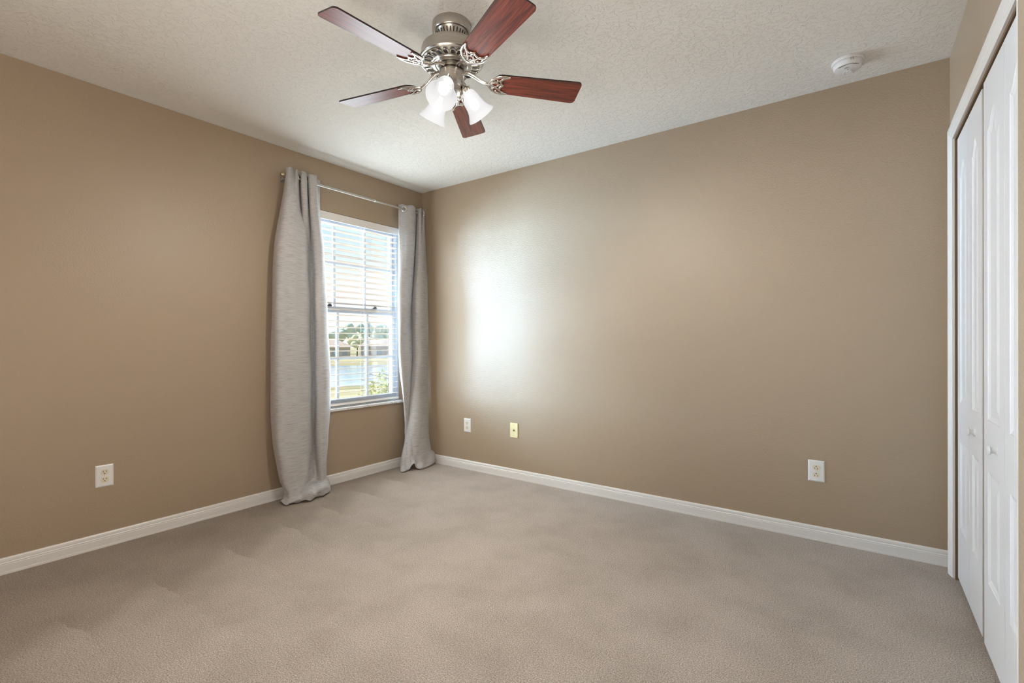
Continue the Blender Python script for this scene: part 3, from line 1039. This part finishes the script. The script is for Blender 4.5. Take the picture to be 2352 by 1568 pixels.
for k, phi in enumerate((-19, 101, 221)):
    a = AZ + radians(phi)
    base = Matrix.Rotation(a, 4, 'Z')
    neck = Vector((0.062, 0, 2.163 - RH))
    ax = base @ Matrix.Translation(neck) @ Matrix.Rotation(-TILT, 4, 'Y')   # local -z leans outwards
    mb = MB()
    mb.tube([base @ Vector(p) for p in ((0.036, 0, 2.196 - RH), (0.046, 0, 2.196 - RH), (0.054, 0, 2.189 - RH), (0.058, 0, 2.178 - RH))], 0.011, 12)
    mb.lathe([(0, 0.022), (0.012, 0.022), (0.020, 0.016), (0.0275, 0.010), (0.0290, 0.004), (0.0290, -0.012), (0.0265, -0.012), (0.0265, 0.0), (0, 0.0)], 28, ax)
    for t in range(3):
        mb.tube([ax @ Vector((0.029 * cos(t * 2.09 + .5), 0.029 * sin(t * 2.09 + .5), -0.006)), ax @ Vector((0.040 * cos(t * 2.09 + .5), 0.040 * sin(t * 2.09 + .5), -0.006))], 0.0026, 8)
        mb.sphere(ax @ Vector((0.040 * cos(t * 2.09 + .5), 0.040 * sin(t * 2.09 + .5), -0.006)), 0.0042, 8, 6)
    arm = mb.build('light_socket', M_CHROME, fan, smooth=True)
    mb = MB()
    mb.lathe(shade_prof(), 40, ax)
    mb.build('lamp_shade', M_SHADE, arm, smooth=True)
    mb = MB()
    mb.lathe([(0, -0.012), (0.010, -0.012), (0.011, -0.030), (0.016, -0.042), (0.0200, -0.056), (0.0195, -0.068), (0.014, -0.079), (0.006, -0.084), (0, -0.085)], 20, ax)
    mb.build('bulb', M_BULB, arm, smooth=True)

# pull chains, beaded
for (phi, r, z0, z1, knob) in ((62, 0.054, 2.205, 2.118, 0.006), (38, 0.036, 2.150, 2.098, 0.005)):
    a = AZ + radians(phi)
    x, y = r * cos(a), r * sin(a)
    mb = MB()
    n = int((z0 - z1) / 0.0042)
    for i in range(n):
        mb.sphere((x, y, z0 - RH - i * 0.0042), 0.0017, 6, 4)
    mb.lathe([(0, 0.012), (0.002, 0.012), (knob * 0.6, 0.006), (knob, -0.002), (knob * 0.7, -0.008), (0, -0.010)], 12, Matrix.Translation((x, y, z1 - RH - 0.008)))
    mb.tube([(x * 0.9, y * 0.9, z0 - RH), (x, y, z0 - RH)], 0.003, 8)
    mb.build('pull_chain', M_CHROME, fan, smooth=True)

# ------------------------------------------------------------------ smoke detector
SDX, SDY = 3.214, -0.250
sd = empty('smoke_detector', (SDX, SDY, RH), 'round white smoke detector on the ceiling near the closet', 'smoke detector')
mb = MB()
mb.lathe([(0, 0), (0.0665, 0), (0.0670, -0.003), (0.0670, -0.011), (0.0645, -0.0135), (0, -0.0135)], 56)
mb.build('mounting_base', M_DETECT, sd, smooth=True, angle=30)
mb = MB()
mb.lathe([(0, -0.0140), (0.0600, -0.0140), (0.0615, -0.018), (0.0605, -0.030), (0.0570, -0.0365), (0.0500, -0.0395), (0, -0.0415)], 56)
cov = mb.build('cover', M_DETECT, sd, smooth=True, angle=30)
mb = MB()
for t in (3.35, 3.48):
    mb.box((-0.0008, 0.0612, -0.0135), (0.0008, 0.0652, -0.0125), Matrix.Rotation(t, 4, 'Z'))
    mb.box((-0.0008, 0.0600, -0.024), (0.0008, 0.0622, -0.0138), Matrix.Rotation(t, 4, 'Z'))
mb.build('latch_notch', M_INK, sd)
CAMA = math.atan2(-3.10699 - SDY, 3.26364 - SDX) + pi  # azimuth away from the camera
mb = MB()
mb.lathe([(0, 0), (0.0130, 0), (0.0150, -0.0015), (0.0150, -0.004), (0.0125, -0.005), (0.006, -0.0035), (0, -0.003)], 32, Matrix.Rotation(CAMA, 4, 'Z') @ Matrix.Translation((0.022, -0.004, -0.0408)) @ Matrix.Diagonal((1.15, 0.9, 1, 1)))
mb.build('test_button', M_PLATE, cov, smooth=True)
mb = MB()
mb.tube([Matrix.Rotation(CAMA, 4, 'Z') @ Vector((x, y, -0.0405)) for x, y in ((0.052, -0.022), (0.034, -0.019), (0.012, -0.016), (0.003, -0.008), (0.001, 0.004), (0.010, 0.014), (0.030, 0.018), (0.052, 0.020))], 0.0022, 8)
mb.build('raised_rim', M_DETECT, cov, smooth=True)
mb = MB()
mb.box((-0.0040, -0.0010, -0.0424), (0.0040, 0.0010, -0.0410), Matrix.Rotation(CAMA, 4, 'Z') @ Matrix.Translation((-0.004, 0.001, 0)))
mb.build('indicator_slot', M_BLACK, cov)
mb = MB()
for i in range(5):
    mb.box((-0.0075 + i * 0.0008, -0.0006, -0.0420), (0.0075 - i * 0.0008, 0.0006, -0.0406), Matrix.Rotation(CAMA + 0.35, 4, 'Z') @ Matrix.Translation((-0.020, 0.014 + (i - 2) * 0.0028, 0)) @ Matrix.Rotation(0.7, 4, 'Z'))
mb.build('sounder_slots', mat('detector_slot_grey', (0.42, 0.40, 0.38), 0.6), cov)
# two rows of fine print around the rim
mb = MB()
rnd = random.Random(5)
for row, (rr, a0, a1) in enumerate(((0.0520, 2.35, 4.10), (0.0480, 2.45, 2.95), (0.0482, 3.55, 3.95))):
    t = a0
    while t < a1:
        wd = rnd.choice((0.0008, 0.0010, 0.0014))
        mb.box((rr - 0.0011, -wd / 2, -0.0402), (rr + 0.0011, wd / 2, -0.0388), Matrix.Rotation(CAMA + t, 4, 'Z'))
        t += (wd + rnd.choice((0.0005, 0.0006, 0.0018))) / rr
mb.build('printed_notice', M_INK, cov)

# ------------------------------------------------------------------ wall plates


def duplex(name, label, loc, rz, ground_up=False):
    """plate faces local -y, origin on the wall"""
    o = empty(name, loc, label, 'power outlet', None, rz)
    PW, PH, PT = 0.0385, 0.0580, 0.0055
    m = MB()
    m.bm.verts.ensure_lookup_table()
    a = [m.bm.verts.new(p) for p in ((-PW, 0, -PH), (PW, 0, -PH), (PW, 0, PH), (-PW, 0, PH))]
    b = [m.bm.verts.new(p) for p in ((-PW, -0.002, -PH), (PW, -0.002, -PH), (PW, -0.002, PH), (-PW, -0.002, PH))]
    i_ = 0.006
    c = [m.bm.verts.new(p) for p in ((-PW + i_, -PT, -PH + i_), (PW - i_, -PT, -PH + i_), (PW - i_, -PT, PH - i_), (-PW + i_, -PT, PH - i_))]
    m.bm.faces.new(a)
    for r0, r1 in ((a, b), (b, c)):
        for i in range(4):
            j = (i + 1) % 4
            m.bm.faces.new((r0[i], r0[j], r1[j], r1[i]))
    m.bm.faces.new(c)
    m.build('cover_plate', M_PLATE, o, bevel=0.0012)
    sg = -1 if ground_up else 1
    for zc in (0.0195, -0.0195):
        pts = []
        for i in range(32):
            t = 2 * pi * i / 32
            pts.append((0.0172 * cos(t), max(-0.0142, min(0.0142, 0.0172 * sin(t)))))
        m = MB()
        m.prism(pts, 0.0045, 0.0072, Matrix.Translation((0, 0, zc)) @ Matrix.Rotation(pi / 2, 4, 'X'))
        rc = m.build('receptacle', M_IVORY, o)
        m = MB()
        for sx, hh in ((-0.0064, 0.0046), (0.0064, 0.0038)):
            m.box((sx * sg - 0.0011, -0.00745, zc + sg * 0.0045 - hh), (sx * sg + 0.0011, -0.0066, zc + sg * 0.0045 + hh))
        m.build('blade_slots', M_BLACK, rc)
        m = MB()
        m.prism([(0.0027 * cos(t), 0.0027 * sin(t)) for t in [2 * pi * i / 16 for i in range(16)]], 0.0066, 0.00745, Matrix.Translation((0, 0, zc - sg * 0.0065)) @ Matrix.Rotation(pi / 2, 4, 'X'))
        m.build('ground_hole', M_BLACK, rc)
    m = MB()
    m.sphere((0, -0.0054, 0), 0.003, 12, 8, (1, 0.5, 1))
    m.build('plate_screw', M_IVORY, o, smooth=True)
    return o


duplex('wall_outlet', 'white duplex outlet on the left wall, far from the curtains', (0, -2.2940, 0.3765), pi / 2)
duplex('wall_outlet', 'small far white duplex outlet beside the corner curtain', (0.552, 0, 0.3725), 0)
duplex('wall_outlet', 'white duplex outlet low on the back wall near the closet, ground holes up', (3.065, 0, 0.3755), 0, True)

jp = empty('cable_jack', (1.039, 0, 0.3815), 'pale yellow cable jack plate on the back wall right of the far outlet', 'cable outlet')
m = MB()
PW, PH, PT, i_ = 0.0370, 0.0580, 0.0055, 0.005
m.box((-PW, -0.0055, -PH), (PW, 0, PH))
m.build('cover_plate', M_YELLOW, jp, bevel=0.0025, seg=2)
m = MB()
m.lathe([(0.0072, 0.0), (0.0072, 0.003), (0.0050, 0.0034), (0.0046, 0.0062), (0.0032, 0.0062), (0.0032, 0.003)], 18, Matrix.Translation((0.0, -0.0050, 0)) @ Matrix.Rotation(pi / 2, 4, 'X'))
jk = m.build('coax_jack', M_FINIAL, jp, smooth=True, angle=30)
m = MB()
m.lathe([(0, 0), (0.0033, 0), (0.0033, 0.0060), (0, 0.0060)], 12, Matrix.Translation((0.0, -0.0050, 0)) @ Matrix.Rotation(pi / 2, 4, 'X'))
m.build('jack_hole', M_BLACK, jk)
for z in (0.0415, -0.0415):
    m = MB()
    m.sphere((0, -0.0054, z), 0.0029, 12, 8, (1, 0.45, 1))
    m.build('plate_screw', M_FINIAL, jp, smooth=True)

# ------------------------------------------------------------------ outdoors, seen through the window (upper floor)
GZ = -3.0
OA = Vector((-0.80, 0.60, 0))            # away from the window
OB = Vector((0.60, 0.80, 0))             # to the right


def out(a, b, z=GZ):
    p = Vector((0, -0.65, 0)) + OA * a + OB * b
    return Vector((p.x, p.y, z))


M_GRASS = mat('dry_grass', (0.5, 0.45, 0.2), 0.9, spec=0.1)
v = obj_coord(M_GRASS, (0.050, 0.050, 0.050))
n1 = N(M_GRASS, 'ShaderNodeTexNoise', Scale=1.0, Detail=6.0, Roughness=0.65)
L(M_GRASS, v, n1.inputs['Vector'])
L(M_GRASS, ramp(M_GRASS, n1.outputs[0], [(0.3, (0.27, 0.25, 0.15)), (0.55, (0.38, 0.34, 0.20)), (0.75, (0.44, 0.39, 0.24))]), P(M_GRASS).inputs['Base Color'])
M_BANK = mat('muddy_bank', (0.30, 0.26, 0.14), 0.9, spec=0.1)
M_WATER = mat('pond_water', (0.34, 0.46, 0.56), 0.12)
v = obj_coord(M_WATER, (0.6, 0.6, 0.6))
n1 = N(M_WATER, 'ShaderNodeTexNoise', Scale=1.0, Detail=3.0)
L(M_WATER, v, n1.inputs['Vector'])
L(M_WATER, bump(M_WATER, n1.outputs[0], 0.15, 0.1), P(M_WATER).inputs['Normal'])


def foliage(name, c0, c1, sc):
    m = mat(name, c0, 0.8, spec=0.2)
    vv = obj_coord(m, (sc, sc, sc))
    n = N(m, 'ShaderNodeTexNoise', Scale=1.0, Detail=5.0, Roughness=0.7)
    L(m, vv, n.inputs['Vector'])
    L(m, ramp(m, n.outputs[0], [(0.35, c0), (0.62, c1)]), P(m).inputs['Base Color'])
    return m


M_FAR = foliage('hazy_far_foliage', (0.405, 0.493, 0.405), (0.546, 0.617, 0.512), 0.4)  # distance haze put into the pale leaf colour
M_FAR2 = foliage('olive_far_foliage', (0.441, 0.485, 0.317), (0.601, 0.601, 0.405), 0.5)
M_BUSH = foliage('yellow_green_leaves', (0.26, 0.28, 0.07), (0.50, 0.46, 0.18), 9.0)
M_BARK = mat('grey_bark', (0.139, 0.118, 0.097), 0.9)

me = MB()
me.box((-260, -120, GZ - 0.3), (-0.4, 260, GZ))
struct(me.build('ground', M_GRASS), 'dry yellow lawn outside the window')


def blob(a0, a1, b0, b1, n=40, seed=1):
    r = random.Random(seed)
    k = [r.uniform(0.9, 1.08) for _ in range(8)]
    pts = []
    for i in range(n):
        t = 2 * pi * i / n
        f = 1 + 0.05 * sin(3 * t + k[0]) + 0.04 * sin(5 * t + k[1] * 3)
        p = out((a0 + a1) / 2 + (a1 - a0) / 2 * f * cos(t), (b0 + b1) / 2 + (b1 - b0) / 2 * f * sin(t))
        pts.append((p.x, p.y))
    return pts


me = MB()
me.prism(blob(38, 100, -60, 70, seed=4), GZ, GZ + 0.02)
struct(me.build('ground_bank', M_BANK))
me = MB()
me.prism(blob(41, 80, -50, 58, seed=4), GZ + 0.02, GZ + 0.05)
tag(me.build('pond', M_WATER), 'pale blue pond beyond the lawn outside the window', 'pond')


def crown_mesh(r, seed, n=22, squash=0.85, sub=3, amp=0.28):
    rnd = random.Random(seed)
    m = MB()
    for i in range(n):
        t = rnd.uniform(0, 2 * pi)
        q = rnd.uniform(0, 0.78) * r
        c = Vector((q * cos(t), q * sin(t), rnd.uniform(-0.35, 0.5) * r))
        rr = r * rnd.uniform(0.22, 0.42)
        res = bmesh.ops.create_icosphere(m.bm, subdivisions=sub, radius=rr, matrix=Matrix.Translation(c) @ Matrix.Diagonal((1, 1, squash, 1)))
        for vv in res['verts']:
            d = (vv.co - c)
            vv.co = c + d * (1 + amp * (rnd.random() - 0.5))
    return m


def tree(name, label, a, b, h, r, material, seed, group):
    p = out(a, b)
    t = empty(name, p, label, 'tree', group)
    m = MB()
    m.tube([(0, 0, 0), (0.05 * r, 0, h * 0.35), (0, 0.05 * r, h * 0.65)], [0.07 * r + 0.05, 0.05 * r + 0.04, 0.03 * r], 8)
    m.build('trunk', M_BARK, t, smooth=True)
    m = crown_mesh(r, seed)
    m.build('crown', material, t, smooth=True, angle=180, loc=(0, 0, h - r * 0.72))
    return t


rt_ = random.Random(11)
spots = [(150 if i % 2 else 161, -38 + 4.9 * i, rt_.uniform(7.6, 10.2), rt_.uniform(3.4, 4.0)) for i in range(16)]
for i, (a, b, h, r) in enumerate(spots):
    tree('distant_tree', 'hazy green tree in the row of trees along the horizon beyond the pond', a, b, h, r, M_FAR, 30 + i, 'trees along the horizon')
for i, (a, b, h, r) in enumerate([(134, -15.5, 5.6, 2.6), (136, -1.2, 6.0, 2.7), (134, 16.0, 5.2, 2.6)]):
    tree('olive_tree', 'low olive green tree standing among the far houses', a, b, h, r, M_FAR2, 60 + i, 'olive trees by the far houses')

M_HWALL = mat('cream_stucco', (0.46, 0.40, 0.31), 0.9)
M_HWALL2 = mat('pink_stucco', (0.48, 0.37, 0.31), 0.9)
M_HROOF = mat('tan_shingle', (0.40, 0.32, 0.27), 0.9)
M_HWIN = mat('house_glass', (0.28, 0.30, 0.33), 0.2)


def house(label, a, b, wd, h, wallm, nwin):
    p = out(a, b)
    ang = math.atan2(OB.y, OB.x)
    hs = empty('house', p, label, 'house', None, ang)
    m = MB()
    m.box((-wd / 2, 0, 0), (wd / 2, 8, h))
    m.build('house_wall', wallm, hs)
    m = MB()
    e_ = 0.6
    bs = [m.bm.verts.new(q) for q in ((-wd / 2 - e_, -e_, h), (wd / 2 + e_, -e_, h), (wd / 2 + e_, 8 + e_, h), (-wd / 2 - e_, 8 + e_, h))]
    tp = [m.bm.verts.new(q) for q in ((-wd / 2 + 3, 4, h + 1.9), (wd / 2 - 3, 4, h + 1.9))]
    m.bm.faces.new(bs[::-1])
    m.bm.faces.new((bs[0], bs[1], tp[1], tp[0]))
    m.bm.faces.new((bs[2], bs[3], tp[0], tp[1]))
    m.bm.faces.new((bs[1], bs[2], tp[1]))
    m.bm.faces.new((bs[3], bs[0], tp[0]))
    m.build('house_roof', M_HROOF, hs)
    for i in range(nwin):
        x = -wd / 2 + wd * (i + 0.5) / nwin
        m = MB()
        m.box((x - 0.55, -0.06, 0.8), (x + 0.55, 0.02, 2.2))
        m.build('house_window', M_HWIN, hs)
    return hs


# local +y points away from the viewer
house('far cream house beyond the pond behind the left muntin', 116, -8.2, 11, 2.7, M_HWALL, 5)
house('far pinkish house beyond the pond behind the right muntin', 118, 5.6, 12, 2.9, M_HWALL2, 4)

# leafy treetop close to the window, low at its right


def leafy(name, label, a, b, top, r, nl, seed):
    rnd = random.Random(seed)
    p = out(a, b)
    t = empty(name, p, label, 'tree')
    H_ = top - GZ
    m = MB()
    m.tube([(0, 0, 0), (0.1, 0.05, H_ * 0.45), (0, 0, H_ * 0.85)], [0.09, 0.06, 0.02], 8)
    for i in range(16):
        q = rnd.uniform(0, 2 * pi)
        z0 = H_ * rnd.uniform(0.5, 0.8)
        m.tube([(0, 0, z0), (r * 0.5 * cos(q), r * 0.5 * sin(q), z0 + 0.35), (r * 0.9 * cos(q), r * 0.9 * sin(q), z0 + 0.5)], [0.025, 0.015, 0.006], 6)
    m.build('trunk', M_BARK, t, smooth=True)
    m = MB()
    for i in range(nl):
        while True:
            c = Vector((rnd.uniform(-1, 1), rnd.uniform(-1, 1), rnd.uniform(-1, 1)))
            if 0.35 < c.length < 1:
                break
        c = Vector((c.x * r, c.y * r, H_ - r * 1.0 + c.z * r))
        s_ = rnd.uniform(0.035, 0.075)
        R_ = Matrix.Translation(c) @ Matrix.Rotation(rnd.uniform(0, 6.28), 4, 'Z') @ Matrix.Rotation(rnd.uniform(-1.2, 1.2), 4, 'X') @ Matrix.Rotation(rnd.uniform(-0.8, 0.8), 4, 'Y')
        vs = [m.bm.verts.new(R_ @ Vector(q)) for q in ((0, -s_, 0), (s_ * 0.45, -s_ * 0.2, s_ * 0.12), (0, s_, 0), (-s_ * 0.45, -s_ * 0.2, s_ * 0.12))]
        m.bm.faces.new(vs)
    bm_ = m.build('leaves', M_BUSH, t)
    return t


leafy('leafy_tree', 'yellow green treetop close outside the lower right of the window', 8.6, 1.25, 0.62, 1.45, 6500, 5)
leafy('leafy_tree', 'sparse yellow green treetop outside the bottom left of the window', 8.0, -0.95, -0.45, 0.85, 2400, 9)
